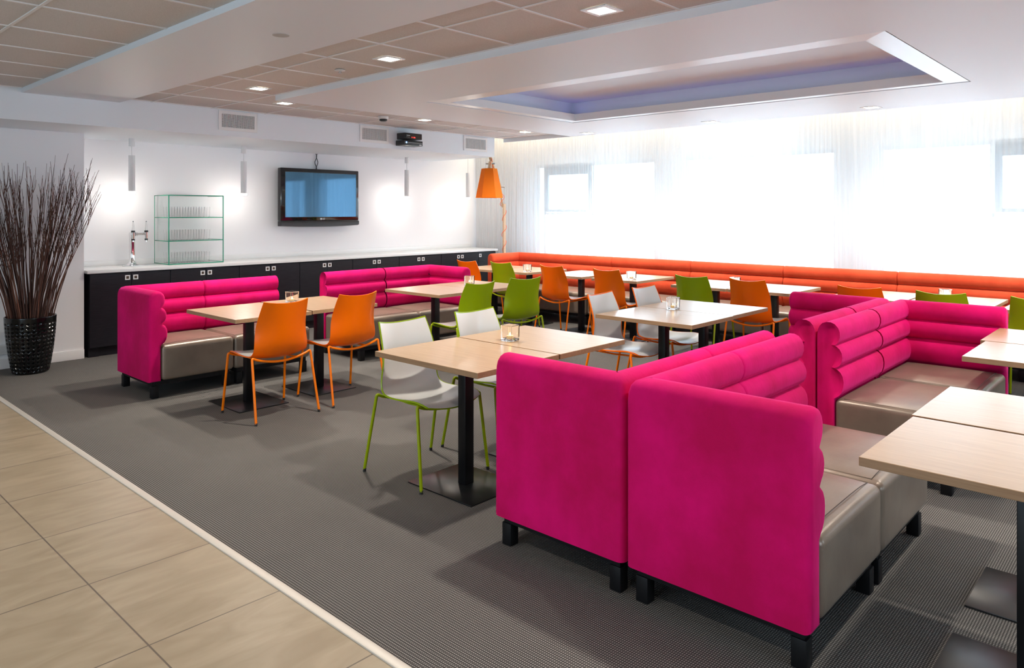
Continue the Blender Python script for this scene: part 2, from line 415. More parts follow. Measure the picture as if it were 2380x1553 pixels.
# soffit over the bar, with a plain end; pocket ceiling over the curtain
struct('trim_2', 'ceil', -4, 8.0, 7.75, YB, 2.385, 2.95)
struct('ceiling', 'ceil', 8.0, XW+0.3, -4, YB, 2.95, 3.0)
# tile ceiling with T-bars
bm = bmesh.new()
box(bm, -4, 3.7, -4, 7.75, ZC+0.004, ZC+0.03, 0); box(bm, 3.7, 8.2, 6.3, 7.75, ZC+0.004, ZC+0.03, 0)
GX = [1.18-0.6235*k for k in range(0, 8)]+[2.982+0.6235*k for k in range(0, 9)]; GY = [7.085-0.6275*k for k in range(-1, 18)]
for gx in GX:
    if gx < 3.62: box(bm, gx-0.009, gx+0.009, -4, 7.75, ZC-0.001, ZC+0.006, 1)
    elif gx < 8.19: box(bm, gx-0.009, gx+0.009, 6.42, 7.75, ZC-0.001, ZC+0.006, 1)
for gy in GY:
    box(bm, -4, 8.2 if gy > 6.42 else 3.62, gy-0.009, gy+0.009, ZC-0.0015, ZC+0.006, 1)
finish(bm, 'ceiling', ['ctile', 'tbar'])['kind'] = 'structure'
struct('ceiling', 'ceil', 1.85, 2.68, -4, 7.75, 2.634, ZC+0.004)
struct('trim_3', 'ceil', 8.2, 8.22, -4, 7.75, ZD, 2.95)
# dropped ceiling with the rectangular tray
TX0, TX1, TY0, TY1 = 4.65, 6.95, 1.30, 5.43
bm = bmesh.new(); zt = ZC+0.25
box(bm, 3.61, TX0, -4, 6.42, ZD, ZC+0.03); box(bm, TX1, 8.2, -4, 6.42, ZD, ZC+0.03)
box(bm, TX0, TX1, -4, TY0, ZD, ZC+0.03); box(bm, TX0, TX1, TY1, 6.42, ZD, ZC+0.03)
finish(bm, 'ceiling', 'ceil')['kind'] = 'structure'
bm = bmesh.new(); q = 0.005; zi = ZD+0.075; e = 0.165
# glossy white edge frame (slightly sloped), inner lip, recess walls and lid
def ringquads(bm, r0, z0, r1, z1, mi=0):
    A = [(r0[0], r0[2], z0), (r0[1], r0[2], z0), (r0[1], r0[3], z0), (r0[0], r0[3], z0)]
    B = [(r1[0], r1[2], z1), (r1[1], r1[2], z1), (r1[1], r1[3], z1), (r1[0], r1[3], z1)]
    va = [bm.verts.new(p) for p in A]; vb = [bm.verts.new(p) for p in B]
    for k in range(4):
        f = bm.faces.new((va[k], va[(k+1) % 4], vb[(k+1) % 4], vb[k])); f.material_index = mi
r_out = (TX0+0.012, TX1-0.012, TY0+0.012, TY1-0.012); r_in = (TX0+e, TX1-e, TY0+e, TY1-e)
ringquads(bm, r_out, ZD+0.004, r_in, ZD-0.004, 0); ringquads(bm, r_in, ZD-0.004, r_in, zi, 0)
ringquads(bm, r_in, zi, r_out, zi, 0); ringquads(bm, r_out, zi, r_out, ZD+0.004, 0)
f = finish(bm, 'trim_4', 'trimwhite'); f['kind'] = 'structure'
bm = bmesh.new(); rr = (TX0-0.02, TX1+0.02, TY0-0.02, TY1+0.02)
ringquads(bm, rr, ZD+0.03, rr, 2.86, 0)
vs = [bm.verts.new(p) for p in ((rr[0], rr[2], 2.86), (rr[1], rr[2], 2.86), (rr[1], rr[3], 2.86), (rr[0], rr[3], 2.86))]
bm.faces.new(vs); finish(bm, 'ceiling', 'ceil')['kind'] = 'structure'
bm = bmesh.new(); ringquads(bm, (TX0, TX1, TY0, TY1), ZD+0.012, r_out, ZD+0.012, 0)
finish(bm, 'trim_5', 'dark')['kind'] = 'structure'
VIO = (0.36, 0.22, 1.0)
cx, cy = (TX0+TX1)/2, (TY0+TY1)/2; LX, LY = TX1-TX0-0.1, TY1-TY0-0.1
area_light('tray_led', (TX1-0.07, cy, zi+0.01), (0, radians(150), 0), 0.03, LY, TRAY_W, VIO)
area_light('tray_led', (TX0+0.07, cy, zi+0.01), (0, radians(-150), 0), 0.03, LY, TRAY_W*0.6, VIO)
area_light('tray_led', (cx, TY1-0.07, zi+0.01), (radians(-150), 0, 0), LX, 0.03, TRAY_W*0.5, VIO)

# small flush fittings and a grey smudge on the ceiling
o = thing('sprinkler', 'small white sprinkler rosette in the tiled ceiling between the downlights', 'sprinkler', (3.31, 4.90, ZC))
bm = bmesh.new(); lathe(bm, [(0.001, 0.0), (0.04, -0.001), (0.043, -0.006), (0.02, -0.009), (0.001, -0.009)], 24); finish(bm, 'rosette', 'trimwhite', o, 40)
bm = bmesh.new(); lathe(bm, [(0.006, -0.009), (0.006, -0.022), (0.016, -0.024), (0.016, -0.027), (0.001, -0.028)], 16); finish(bm, 'nozzle', 'steel', o, 40)
o = thing('smoke_detector', 'white smoke detector with dark vent under the tiled ceiling', 'smoke detector', (5.28, 6.93, ZC))
bm = bmesh.new(); lathe(bm, [(0.001, 0), (0.06, 0), (0.06, -0.018), (0.055, -0.03), (0.05, -0.032), (0.001, -0.032)], 28); finish(bm, 'base', 'greywhite', o, 40)
bm = bmesh.new(); lathe(bm, [(0.045, -0.032), (0.045, -0.05), (0.032, -0.058), (0.001, -0.058)], 28); finish(bm, 'sensor_cap', 'tvdark', o, 40)
bm = bmesh.new(); lathe(bm, [(0.001, 0), (0.05, 0), (0.05, -0.003), (0.001, -0.003)], 28)  # thin disc stands for a grey smudge on the ceiling
o = finish(bm, 'smudge_disc', 'smudge', None, 40, (2.32, 4.06, 2.634)); tag(o, 'round grey smudge on the lowered ceiling band, built as a thin disc', 'ceiling smudge')

# downlights (square, recessed)
def downlight(x, y, z, label, group='recessed square downlights', k=1.0, proto=[]):
    if not proto:
        t = thing('downlight', label, 'downlight', (x, y, z), 0, group)
        bm = bmesh.new(); a, b = 0.085, 0.058
        for q in ((-a, a, -a, -b), (-a, a, b, a), (-a, -b, -b, b), (b, a, -b, b)): box(bm, *q, -0.004, 0.001)
        finish(bm, 'frame', 'trimwhite', t)
        boxo('lens', 'lens', -b, b, -b, b, -0.003, 0.001, t)
        l = bpy.data.lights.new('downlight_beam', 'SPOT'); l.energy = SPOT_W; l.color = WARM
        l.spot_size = radians(136); l.spot_blend = 0.85; l.shadow_soft_size = 0.05
        lo = bpy.data.objects.new('downlight_beam', l); C.objects.link(lo); lo.parent = t; lo.location = (0, 0, -0.02)
        proto.append(t)
    else:
        t = dup(proto[0]); t.location = (x, y, z); t['label'] = label; t['group'] = group
    for c in kids(t):
        if c.type == 'LIGHT': c.data = c.data.copy(); c.data.energy = SPOT_W*k
    return t
for x, y, l in ((3.31, 2.38, 'largest lit square downlight, at the top edge of the photo'),
                (3.31, 4.28, 'lit square downlight in the tiled ceiling above the near tables'),
                (3.31, 6.18, 'lit square downlight in the tiled ceiling above the orange chairs'),
                (3.94, 6.82, 'lit square downlight at the corner of the dropped ceiling'),
                (5.82, 6.82, 'lit square downlight beside the smoke detector'),
                (7.66, 6.82, 'lit square downlight nearest the hanging orange lamp'),
                (3.31, 0.48, 'downlight in the tiled ceiling beside the camera'),
                (3.31, -1.4, 'downlight in the tiled ceiling behind the near sofas'),
                (0.49, 0.5, 'added unseen corridor downlight nearest the camera'), (0.49, 3.0, 'added unseen corridor downlight above the stone tiles'),  # corridor downlights are unseen, added for more light in the room
                (0.49, 5.5, 'added unseen corridor downlight nearest the floor vase'), (-1.8, 2.0, 'added unseen corridor downlight far left of the camera')):
    downlight(x, y, ZC-0.001, l, k=0.42 if x < 1 else (0.6 if y < 2 else 1.0))
for y, l in ((5.96, 'small bright downlight in the smooth ceiling by the curtain, farthest from the camera'),
             (4.15, 'middle one of the three downlights along the curtain'),
             (2.37, 'nearest one of the three downlights along the curtain'), (0.56, 'downlight along the curtain behind the right-hand tables'),
             (-1.3, 'downlight along the curtain at the far right end')):
    downlight(7.97, y, ZD-0.0005, l)
for x, y in ((5.6, 0.45), (5.6, -1.6)): downlight(x, y, ZD-0.0005, 'downlight in the smooth ceiling above the right-hand booth at y %.1f' % y if 0 else ('downlight above the right-hand booth tables' if y > 0 else 'downlight behind the right-hand booth tables'))

# ---------------------------------------------------------------- curtain
bm = bmesh.new(); y = YB-0.04; rows = [0.015, 0.5, 1.0, 1.6, 2.2, 2.6, 2.88]; grid = []; ph = 0.0
random.seed(3)
while y > -3.9:
    step = 0.011; ph += step*2*pi/(0.105+0.05*sin(y*1.7)+0.02*sin(y*5.3))
    col = []
    for k, z in enumerate(rows):
        amp = 0.017*(1-0.35*z/2.9)*(0.75+0.35*sin(y*2.1)); d = amp*sin(ph+0.16*sin(z*1.3+y))+0.008*sin(2.7*ph)
        col.append(bm.verts.new((8.97+d, y+0.012*sin(z*2+y*3), z)))
    grid.append(col); y -= step
for a, b in zip(grid, grid[1:]):
    for k in range(len(rows)-1): bm.faces.new((a[k], a[k+1], b[k+1], b[k])).smooth = True
o = finish(bm, 'curtain', 'voile'); tag(o, 'long sheer white floor-length curtain across the windows', 'curtain')
o = boxo('curtain_rail', 'trimwhite', 8.955, 8.985, -3.9, YB-0.02, 2.88, 2.95); tag(o, 'white curtain rail hidden in the ceiling pocket', 'curtain rail')

# ---------------------------------------------------------------- SOFAS
PROF = [(0.0, 0.14), (0.0, 0.30), (0.0, 0.50), (0.0, 0.68), (0.0, 0.80), (0.003, 0.835), (0.012, 0.862), (0.030, 0.882), (0.055, 0.892),
        (0.080, 0.892), (0.104, 0.882), (0.122, 0.862), (0.132, 0.835), (0.132, 0.805), (0.124, 0.780), (0.112, 0.763), (0.100, 0.756),
        (0.114, 0.749), (0.131, 0.735), (0.143, 0.712), (0.147, 0.687), (0.143, 0.661), (0.131, 0.639), (0.115, 0.626), (0.101, 0.620),
        (0.117, 0.613), (0.136, 0.597), (0.149, 0.572), (0.154, 0.542), (0.152, 0.510), (0.143, 0.480), (0.128, 0.457), (0.108, 0.443),
        (0.098, 0.436), (0.098, 0.28), (0.098, 0.14)]
def prof_normals(P):
    N = []
    n = len(P)
    for i in range(n):
        a, b = P[i-1], P[(i+1) % n]; d = Vector((b[0]-a[0], b[1]-a[1])); d.normalize(); N.append((-d.y, d.x))
    # closed loop runs up the outer side then down the inner: outward normal
    return [(x, y) for x, y in N]
PN = prof_normals(PROF)
def back_module(name, m, parent, path, inward, miter=None, e0=0.028, e1=0.028, zoff=0.0):
    """path: list of 2D outer-face points (start, [corner], end); inward: unit inward dirs per segment"""
    bm = bmesh.new(); rings = []
    def ring(pos_fn, inset):
        vs = []
        for (t, z), (nx, nz) in zip(PROF, PN):
            t2, z2 = t-nx*inset, z-nz*inset
            x, y = pos_fn(t2); vs.append(bm.verts.new((x, y, z2+zoff)))
        return vs
    d0 = (Vector(path[1])-Vector(path[0])).normalized(); i0 = Vector(inward[0])
    def along(p, i, off, d): return lambda t: (Vector(p)+Vector(d)*off+Vector(i)*t)[:]
    K = 5
    for k in range(K+1):
        a = k/K*pi/2; rings.append(ring(along(path[0], i0, e0*(1-sin(a)), d0), e0*(1-cos(a)) if False else e0*(1-sin(a))**1.0*0+e0*(1-sin(a))*0+e0*(1-cos(pi/2-a))))
    nseg = max(2, int((Vector(path[1])-Vector(path[0])).length/0.06)); L = (Vector(path[1])-Vector(path[0])).length
    last = L-(e1 if len(path) == 2 else 0.07)
    for k in range(1, nseg):
        s = e0+(last-e0)*k/nseg; rings.append(ring(along(path[0], i0, s, d0), 0))
    dl, il, pe = d0, i0, path[-1]
    if len(path) == 3:
        c = Vector(path[1]); i1 = Vector(inward[1]); d1 = (Vector(path[2])-c).normalized(); R = 0.03
        rings.append(ring(along(path[0], i0, last, d0), 0))
        for k in range(6):
            a = k/5*pi/2
            def pf(t, a=a):
                if t >= R: return (c+(i0+i1)*t)[:]
                q = c+(i0+i1)*R; w = R-t
                return (q - i0*w*cos(a) - i1*w*sin(a))[:]
            rings.append(ring(pf, 0))
        L2 = (Vector(path[2])-c).length; n2 = max(3, int(L2/0.06))
        for k in range(1, n2+1):
            s = 0.16+(L2-e1-0.16)*(k-1)/n2; rings.append(ring(along(c, i1, s, d1), 0))
        dl, il = d1, i1
    for k in range(K+1):
        a = k/K*pi/2
        rings.append(ring(along(pe, il, -e1*(1-sin(a)), dl), e1*(1-cos(a)))) if k else rings.append(ring(along(pe, il, -e1, dl), 0))
    # the last rings must shrink towards the end: rebuild ordering of along offsets
    n = len(PROF)
    for a, b in zip(rings, rings[1:]):
        for k in range(n):
            try: bm.faces.new((a[k], a[(k+1) % n], b[(k+1) % n], b[k]))
            except ValueError: pass
    bm.faces.new(rings[0]); bm.faces.new(rings[-1][::-1])
    bmesh.ops.remove_doubles(bm, verts=bm.verts, dist=1e-5)
    bmesh.ops.dissolve_degenerate(bm, dist=1e-6, edges=bm.edges)
    return finish(bm, name, m, parent, 48)
T = 0.098
def seat_unit(parent, u0, u1, v0, v1, stitch=True):
    bm = bmesh.new(); rcushion(bm, u0+0.002, u1-0.002, v0, v1, 0.142, 0.436, 0.034, 0.014)
    s = finish(bm, 'seat', 'leather', parent, 60)
    if stitch:
        bm = bmesh.new(); r = 0.0016
        tube(bm, [(u0+0.03+(u1-u0-0.06)*k/12, v1-0.052, 0.4385+0.0105*(1-((k/12)*2-1)**4)) for k in range(13)], r, 5)
        for uu in (u0+0.028, u1-0.028):
            tube(bm, [(uu, v0+0.05+(v1-v0-0.10)*k/8, 0.4375) for k in range(9)], r, 5)
        finish(bm, 'stitching', 'thread', s)
    return s
def frame_unit(parent, u0, u1, v0, v1):
    bm = bmesh.new(); a, w = 0.035, 0.04
    box(bm, u0+a, u1-a, v0+a, v0+a+w, 0.105, 0.142); box(bm, u0+a, u1-a, v1-a-w, v1-a, 0.105, 0.142)
    box(bm, u0+a, u0+a+w, v0+a+w, v1-a-w, 0.105, 0.142); box(bm, u1-a-w, u1-a, v0+a+w, v1-a-w, 0.105, 0.142)
    finish(bm, 'base_frame', 'black_wood', parent)
    for uu in (u0+0.03, u1-0.03-0.055):
        for vv in (v0+0.03, v1-0.025-0.055):
            boxo('leg', 'black_wood', uu, uu+0.055, vv, vv+0.055, 0, 0.1045, parent, bev=0.004)
def sofa(label, loc, rz, L, seam, D, arm, m='pink', group='pink velvet corner sofas'):
    """local: u along the back (x), v from the back's outer face (y=0) to the front (y=D). arm at u=0 or u=L"""
    t = thing('corner_sofa', label, 'sofa', loc, rz, group)
    if arm == 'lo':
        back_module('corner_backrest', m, t, [(seam, 0), (0, 0), (0, D)], [(0, 1), (1, 0)])
        back_module('backrest', m, t, [(L, 0), (seam, 0)], [(0, 1)])
        seat_unit(t, T, seam, T, D); seat_unit(t, seam, L, T, D)
        frame_unit(t, 0, seam, 0, D); frame_unit(t, seam, L, 0, D)
    else:
        back_module('corner_backrest', m, t, [(seam, 0), (L, 0), (L, D)], [(0, 1), (-1, 0)])
        back_module('backrest', m, t, [(0, 0), (seam, 0)], [(0, 1)])
        seat_unit(t, seam, L-T, T, D); seat_unit(t, 0, seam, T, D)
        frame_unit(t, 0, seam, 0, D); frame_unit(t, seam, L, 0, D)
    return t
# near pair, back to back
sofa('large pink sofa in the right foreground, back panel nearest the camera', (3.975, 1.655, 0), pi, 1.515, 0.73, 0.735, 'hi')
sofa('pink sofa back to back with the foreground one, facing the near oak tables', (2.46, 1.668, 0), 0, 1.51, 0.78, 0.72, 'lo')
# far pair
sofa('pink sofa behind the foreground one, its taupe seat open to the right', (6.13, 1.655, 0), pi, 1.60, 0.80, 0.735, 'lo')
sofa('dark-shaded pink sofa facing away, between the orange window chairs and the middle booth', (4.53, 1.668, 0), 0, 1.60, 0.80, 0.76, 'hi')
# bar side pair
sofa('pink sofa nearest the floor vase, in front of the black bar cabinets', (3.91, 7.02, 0), pi, 1.51, 0.775, 0.74, 'hi')
sofa('pink sofa in front of the bar below the wall television, rounded arm at its right', (6.09, 7.02, 0), pi, 1.61, 0.80, 0.74, 'lo')

# ---------------------------------------------------------------- orange wall bench
bt = thing('wall_bench', 'very long orange velvet bench along the curtained windows', 'bench', (8.76, 7.95, 0), 0)
# local: x = -(distance from back), y = -(distance from the return)
JY = [7.95, 7.25, 6.03, 4.78, 3.55, 2.30, 1.06, -0.18, -1.42]; D = 0.73
jl = [j-7.95 for j in JY]
back_module('corner_backrest', 'coral', bt, [(0, jl[1]), (0, 0), (-0.72, 0)], [(-1, 0), (0, -1)], e0=0.034, zoff=0.012)
for a, b in zip(jl[1:], jl[2:]): back_module('backrest', 'coral', bt, [(0, a), (0, b)], [(-1, 0)], e0=0.034, e1=0.034, zoff=0.012)
for i, (a, b) in enumerate(zip(jl, jl[1:])):
    bm = bmesh.new(); y1 = a-(T if i == 0 else 0)
    rcushion(bm, -D, -T, b+0.003, y1-0.003, 0.142, 0.432, 0.034, 0.012); finish(bm, 'seat', 'leather', bt, 60)
    bm = bmesh.new(); q = 0.035; w = 0.04
    box(bm, -D+q, -D+q+w, b+q, a-q, 0.105, 0.142); box(bm, -q-w, -q, b+q, a-q, 0.105, 0.142)
    box(bm, -D+q+w, -q-w, b+q, b+q+w, 0.105, 0.142); box(bm, -D+q+w, -q-w, a-q-w, a-q, 0.105, 0.142)
    finish(bm, 'base_frame', 'black_wood', bt)
    for xx in (-D+0.03, -0.085):
        for yy in (b+0.02, a-0.075): boxo('leg', 'black_wood', xx, xx+0.055, yy, yy+0.055, 0, 0.1045, bt, bev=0.004)

# ---------------------------------------------------------------- TABLES
tp = []
def table(x, y, label, rot=0.0, group='oak cafe tables'):
    if not tp:
        t = thing('cafe_table', label, 'table', (x, y, 0), rot, group)
        bm = bmesh.new(); fs = box(bm, -0.323, 0.323, -0.422, 0.422, 0.720, 0.750, 1, 0.0015, 1)
        for f in bm.faces:
            if f.normal.z > 0.5 or sum(v.co.z for v in f.verts)/len(f.verts) > 0.7498: f.material_index = 0
        finish(bm, 'tabletop', ['oak', 'oak_edge'], t)
        boxo('column', 'black_steel', -0.034, 0.034, -0.030, 0.030, 0.008, 0.714, t, bev=0.003)
        boxo('base_plate', 'black_plate', -0.212, 0.212, -0.262, 0.262, 0.0, 0.0085, t, bev=0.002)
        boxo('mounting_plate', 'black_steel', -0.15, 0.15, -0.2, 0.2, 0.713, 0.7205, t, bev=0.001)
        tp.append(t)
    else:
        t = dup(tp[0]); t.location = (x, y, 0); t.rotation_euler = (0, 0, rot); t['label'] = label; t['group'] = group
    return t
G1 = 'paired oak tables in the room'
table(2.893, 3.03, 'nearest oak table beside the pink sofa, without a candle', 0, G1)
table(3.553, 3.03, 'oak table with the nearest lit glass candle cube on it', 0, G1)
table(2.928, 5.63, 'oak table by the bar-side sofa, left one of its pair', 0, G1)
table(3.60, 5.655, 'oak table between the two orange chairs and the left pink sofa, with a candle', 0, G1)
table(5.025, 5.72, 'oak table in front of the sofa under the television, left one of its pair', 0, G1)
table(5.68, 5.72, 'oak table with a candle behind the two green chairs', 0, G1)
table(4.995, 3.00, 'oak table with white-and-orange chairs, left one of its pair', 0, G1)
table(5.648, 3.01, 'oak table pushed to the white-and-orange chairs, right one of its pair', 0, G1)
table(5.035, 0.505, 'near one of the two oak tables at the far right booth', 0, G1)
table(5.70, 0.535, 'far one of the two oak tables at the far right booth', 0, G1)
table(2.872, 0.375, 'oak table at the right edge of the foreground, nearest corner of all', 0, G1)
table(3.54, 0.385, 'oak table behind the foreground right one, with its grey base plate showing', 0, G1)
G2 = 'small oak tables along the orange bench'; q = pi/2
table(7.60, 7.36, 'bench table farthest in the corner, beside the orange chair', q, G2)
table(7.60, 6.69, 'bench table with the farthest candle, behind a green chair', q, G2)
table(7.60, 5.79, 'single bench table between two orange chairs', q, G2)
table(7.585, 4.985, 'bench table with a candle, white top clear of the bench', q, G2)
table(7.53, 3.86, 'bench table behind the middle green chair', q, G2)
table(7.53, 3.19, 'bench table partly behind the pink sofa, at an orange chair', q, G2)
table(7.60, 2.20, 'bench table left of the far right candle', q, G2)
table(7.60, 1.53, 'bench table with the far right candle', q, G2)
table(7.60, 0.81, 'bench table at the right edge behind a green chair', q, G2)

# ---------------------------------------------------------------- CHAIRS
#  rows from the top of the back to the seat front: (centre f, centre z, edge f, edge z, half width)
ROWS = [(-0.262, 0.872, -0.224, 0.892, 0.181), (-0.252, 0.800, -0.186, 0.805, 0.192), (-0.244, 0.725, -0.156, 0.722, 0.200),
        (-0.240, 0.655, -0.145, 0.655, 0.206), (-0.236, 0.590, -0.147, 0.596, 0.212), (-0.222, 0.530, -0.149, 0.548, 0.217),
        (-0.185, 0.483, -0.140, 0.508, 0.222), (-0.130, 0.456, -0.116, 0.484, 0.227), (-0.065, 0.446, -0.065, 0.475, 0.231),
        (0.010, 0.444, 0.010, 0.476, 0.234), (0.085, 0.450, 0.085, 0.482, 0.234), (0.155, 0.458, 0.150, 0.487, 0.232),
        (0.215, 0.460, 0.205, 0.483, 0.226), (0.262, 0.448, 0.240, 0.470, 0.214), (0.282, 0.437, 0.252, 0.462, 0.206)]
def shell_pt(row, u):
    cf, cz, ef, ez, w = row; k = abs(u)**2.1
    return Vector((u*w, cf+(ef-cf)*k, cz+(ez-cz)*k))
def make_shell(th_in, th_out, ulim=1.0, trim=0):
    R = smoothcurve(ROWS, 44); U = [-1+2*i/20 for i in range(21)]
    if trim:
        R2 = []; n = len(R)
        for i in range(n): R2.append(R[i])
        R = smoothcurve(ROWS, 88)[1:-1]
    pts = [[shell_pt(r, u*ulim) for u in U] for r in R]; n = len(pts); mm = len(U)
    nor = []
    for i in range(n):
        row = []
        for j in range(mm):
            a = pts[min(i+1, n-1)][j]-pts[max(i-1, 0)][j]; b = pts[i][min(j+1, mm-1)]-pts[i][max(j-1, 0)]
            row.append(b.cross(a).normalized())   # towards the sitter? fixed below
        nor.append(row)
    s = 1 if nor[n//2+8][mm//2].z > 0 else -1
    bm = bmesh.new()
    A = [[bm.verts.new(pts[i][j]+nor[i][j]*s*th_in) for j in range(mm)] for i in range(n)]
    B = [[bm.verts.new(pts[i][j]-nor[i][j]*s*th_out) for j in range(mm)] for i in range(n)]
    for i in range(n-1):
        for j in range(mm-1):
            bm.faces.new((A[i][j], A[i][j+1], A[i+1][j+1], A[i+1][j])); bm.faces.new((B[i][j], B[i+1][j], B[i+1][j+1], B[i][j+1]))
    loop = [(0, j) for j in range(mm)]+[(i, mm-1) for i in range(1, n)]+[(n-1, j) for j in range(mm-2, -1, -1)]+[(i, 0) for i in range(n-2, 0, -1)]
    for k in range(len(loop)):
        p, r = loop[k], loop[(k+1) % len(loop)]
        bm.faces.new((A[p[0]][p[1]], B[p[0]][p[1]], B[r[0]][r[1]], A[r[0]][r[1]]))
    return bm
def make_chair(color):
    t = thing('shell_chair', 'chair', 'chair'); tm = color+'_tube'
    s = finish(make_shell(0.0, 0.009), 'shell', color, t, 50)
    finish(make_shell(0.0012, -0.0002, 0.975, 1), 'seat_lining', 'chair_white', t, 50)
    zc = 0.468
    def bar(f, depth, zz=zc): return [(-0.236+0.472*k/16, f, zz-depth*(1-(2*k/16-1)**2)) for k in range(17)]
    bm = bmesh.new(); rt = 0.0094
    tube(bm, bar(-0.165, 0.046)[1:-1], rt, 10); tube(bm, bar(0.205, 0.040, 0.462)[1:-1], rt, 10)
    for u in (-0.13, 0.13): tube(bm, [(u, -0.165, 0.434), (u, 0.0, 0.428), (u, 0.205, 0.433)], 0.007, 8)
    finish(bm, 'under_frame', tm, t, 60)
    for sx in (-1, 1):
        for f, ff, zz in ((-0.165, -0.262, zc), (0.205, 0.262, 0.462)):
            bm = bmesh.new()
            nxt = bar(f, 0.046 if f < 0 else 0.040, zz)[1 if sx < 0 else -2]
            pts = arcpts([nxt, (sx*0.243, f, zz+0.006), (sx*0.262, ff, 0.012)], 0.036, 7)
            tube(bm, pts, rt, 10); lg = finish(bm, 'leg', tm, t, 60)
            bm = bmesh.new(); tube(bm, [(sx*0.2608, ff*0.995, 0.020), (sx*0.262, ff, 0.0)], 0.0102, 10); finish(bm, 'foot_cap', 'rubber', lg, 40)
    return t
protos = {}
def chair(color, x, y, face, label, group):
    rz = {'+y': 0, '-y': pi, '+x': -pi/2}[face[0]]+radians(face[1])
    if color not in protos: protos[color] = make_chair(color); t = protos[color]
    else: t = dup(protos[color])
    t.location = (x, y, 0); t.rotation_euler = (0, 0, rz); t['label'] = label; t['group'] = group
    return t
GO, GG = 'orange shell chairs', 'green shell chairs'
chair('orange', 2.90, 5.225, ('+y', 0), 'orange shell chair at the left bar-side table, nearest the pink sofa arm', GO)
chair('orange', 3.56, 5.235, ('+y', 0), 'orange shell chair at the bar-side tables, right one of the front pair', GO)
chair('green', 4.90, 5.15, ('+y', -2), 'green shell chair at the table below the television, left of two', GG)
chair('green', 5.61, 5.16, ('+y', -14), 'green shell chair turned slightly, right of the two in front', GG)
chair('orange', 7.155, 7.25, ('+x', 0), 'farthest orange chair, by the end of the bar cabinets', GO)
chair('green', 7.235, 6.68, ('+x', 0), 'farthest green chair, seen behind the pair of green chairs', GG)
chair('orange', 7.22, 5.79, ('+x', -2), 'orange chair at the single bench table, four legs in view', GO)
chair('orange', 7.205, 4.96, ('+x', 0), 'orange chair behind the two white chairs, at a bench table', GO)
chair('green', 7.11, 3.81, ('+x', 0), 'green chair at the bench behind the table with white chairs', GG)
chair('orange', 7.12, 3.20, ('+x', 0), 'orange chair at the bench left of the dark pink sofa', GO)
chair('orange', 7.13, 2.155, ('+x', 0), 'orange chair whose top only shows above the pink sofas', GO)
chair('green', 7.12, 1.51, ('+x', 0), 'green chair whose top only shows above the right pink sofa arm', GG)
chair('green', 7.14, 0.84, ('+x', 0), 'green chair cut by the right edge of the photo', GG)
chair('green', 2.885, 3.365, ('-y', 0), 'white-lined chair with green rim, nearest to the camera', 'white chairs with green rims')
chair('green', 3.505, 3.36, ('-y', 0), 'white-lined chair with green rim behind the candle table', 'white chairs with green rims')
chair('orange', 4.94, 3.335, ('-y', 3), 'white-lined chair with orange rim, left one at the middle table', 'white chairs with orange rims')
chair('orange', 5.625, 3.36, ('-y', 0), 'white-lined chair with orange rim, right one at the middle table', 'white chairs with orange rims')

# ---------------------------------------------------------------- CANDLE CUBES
def make_candle():
    t = thing('candle_holder', 'candle', 'candle holder')
    bm = bmesh.new(); a, b, h = 0.046, 0.037, 0.098
    # square glass cup: outer wall, inner wall, thick bottom, all one closed shell
    def sq(r, z, c=0.008):
        P = [(r-c, r), (r, r-c), (r, -r+c), (r-c, -r), (-r+c, -r), (-r, -r+c), (-r, r-c), (-r+c, r)]
        return [bm.verts.new((x, y, z)) for x, y in P]
    rs = [sq(a*0.9, 0.0), sq(a*0.96, 0.004), sq(a, h-0.003), sq(a-0.002, h), sq(b+0.001, h), sq(b, h-0.003), sq(b*0.93, 0.016), sq(b*0.85, 0.014)]
    for p, r in zip(rs, rs[1:]):
        for k in range(8): bm.faces.new((p[k], p[(k+1) % 8], r[(k+1) % 8], r[k]))
    bm.faces.new(rs[0][::-1]); bm.faces.new(rs[-1])
    finish(bm, 'glass_cup', 'votive', t, 30)
    bm = bmesh.new(); lathe(bm, [(0.001, 0.0145), (0.019, 0.0145), (0.0195, 0.030), (0.018, 0.031), (0.001, 0.030)], 20); finish(bm, 'tealight', 'wax', t, 40)
    bm = bmesh.new(); lathe(bm, [(0.001, 0.031), (0.004, 0.034), (0.0048, 0.038), (0.003, 0.044), (0.001, 0.050)], 12); finish(bm, 'flame', 'flame', t, 60)
    return t
ct = make_candle(); first = True
for x, y, rz, l in ((3.355, 3.115, 3, 'nearest candle cube with bright flame'), (5.34, 3.12, 8, 'candle cube on the table with the white and orange chairs'),
                    (7.31, 4.83, 0, 'candle cube on the bench table left of the middle green chair'), (5.60, 5.81, 20, 'candle cube on the table behind the green chairs'),
                    (7.33, 6.49, 10, 'farthest candle cube near the orange bench corner'), (3.44, 5.83, 12, 'candle cube behind the left orange chair'),
                    (7.42, 3.58, 0, 'candle cube half hidden by the orange chair at the bench'), (7.58, 1.62, 30, 'candle cube above the right pink sofa arm')):
    t = ct if first else dup(ct); first = False
    t.location = (x, y, 0.7505); t.rotation_euler = (0, 0, radians(rz)); t['label'] = 'clear glass ' + l; t['category'] = 'candle holder'; t['group'] = 'glass candle cubes on the tables'

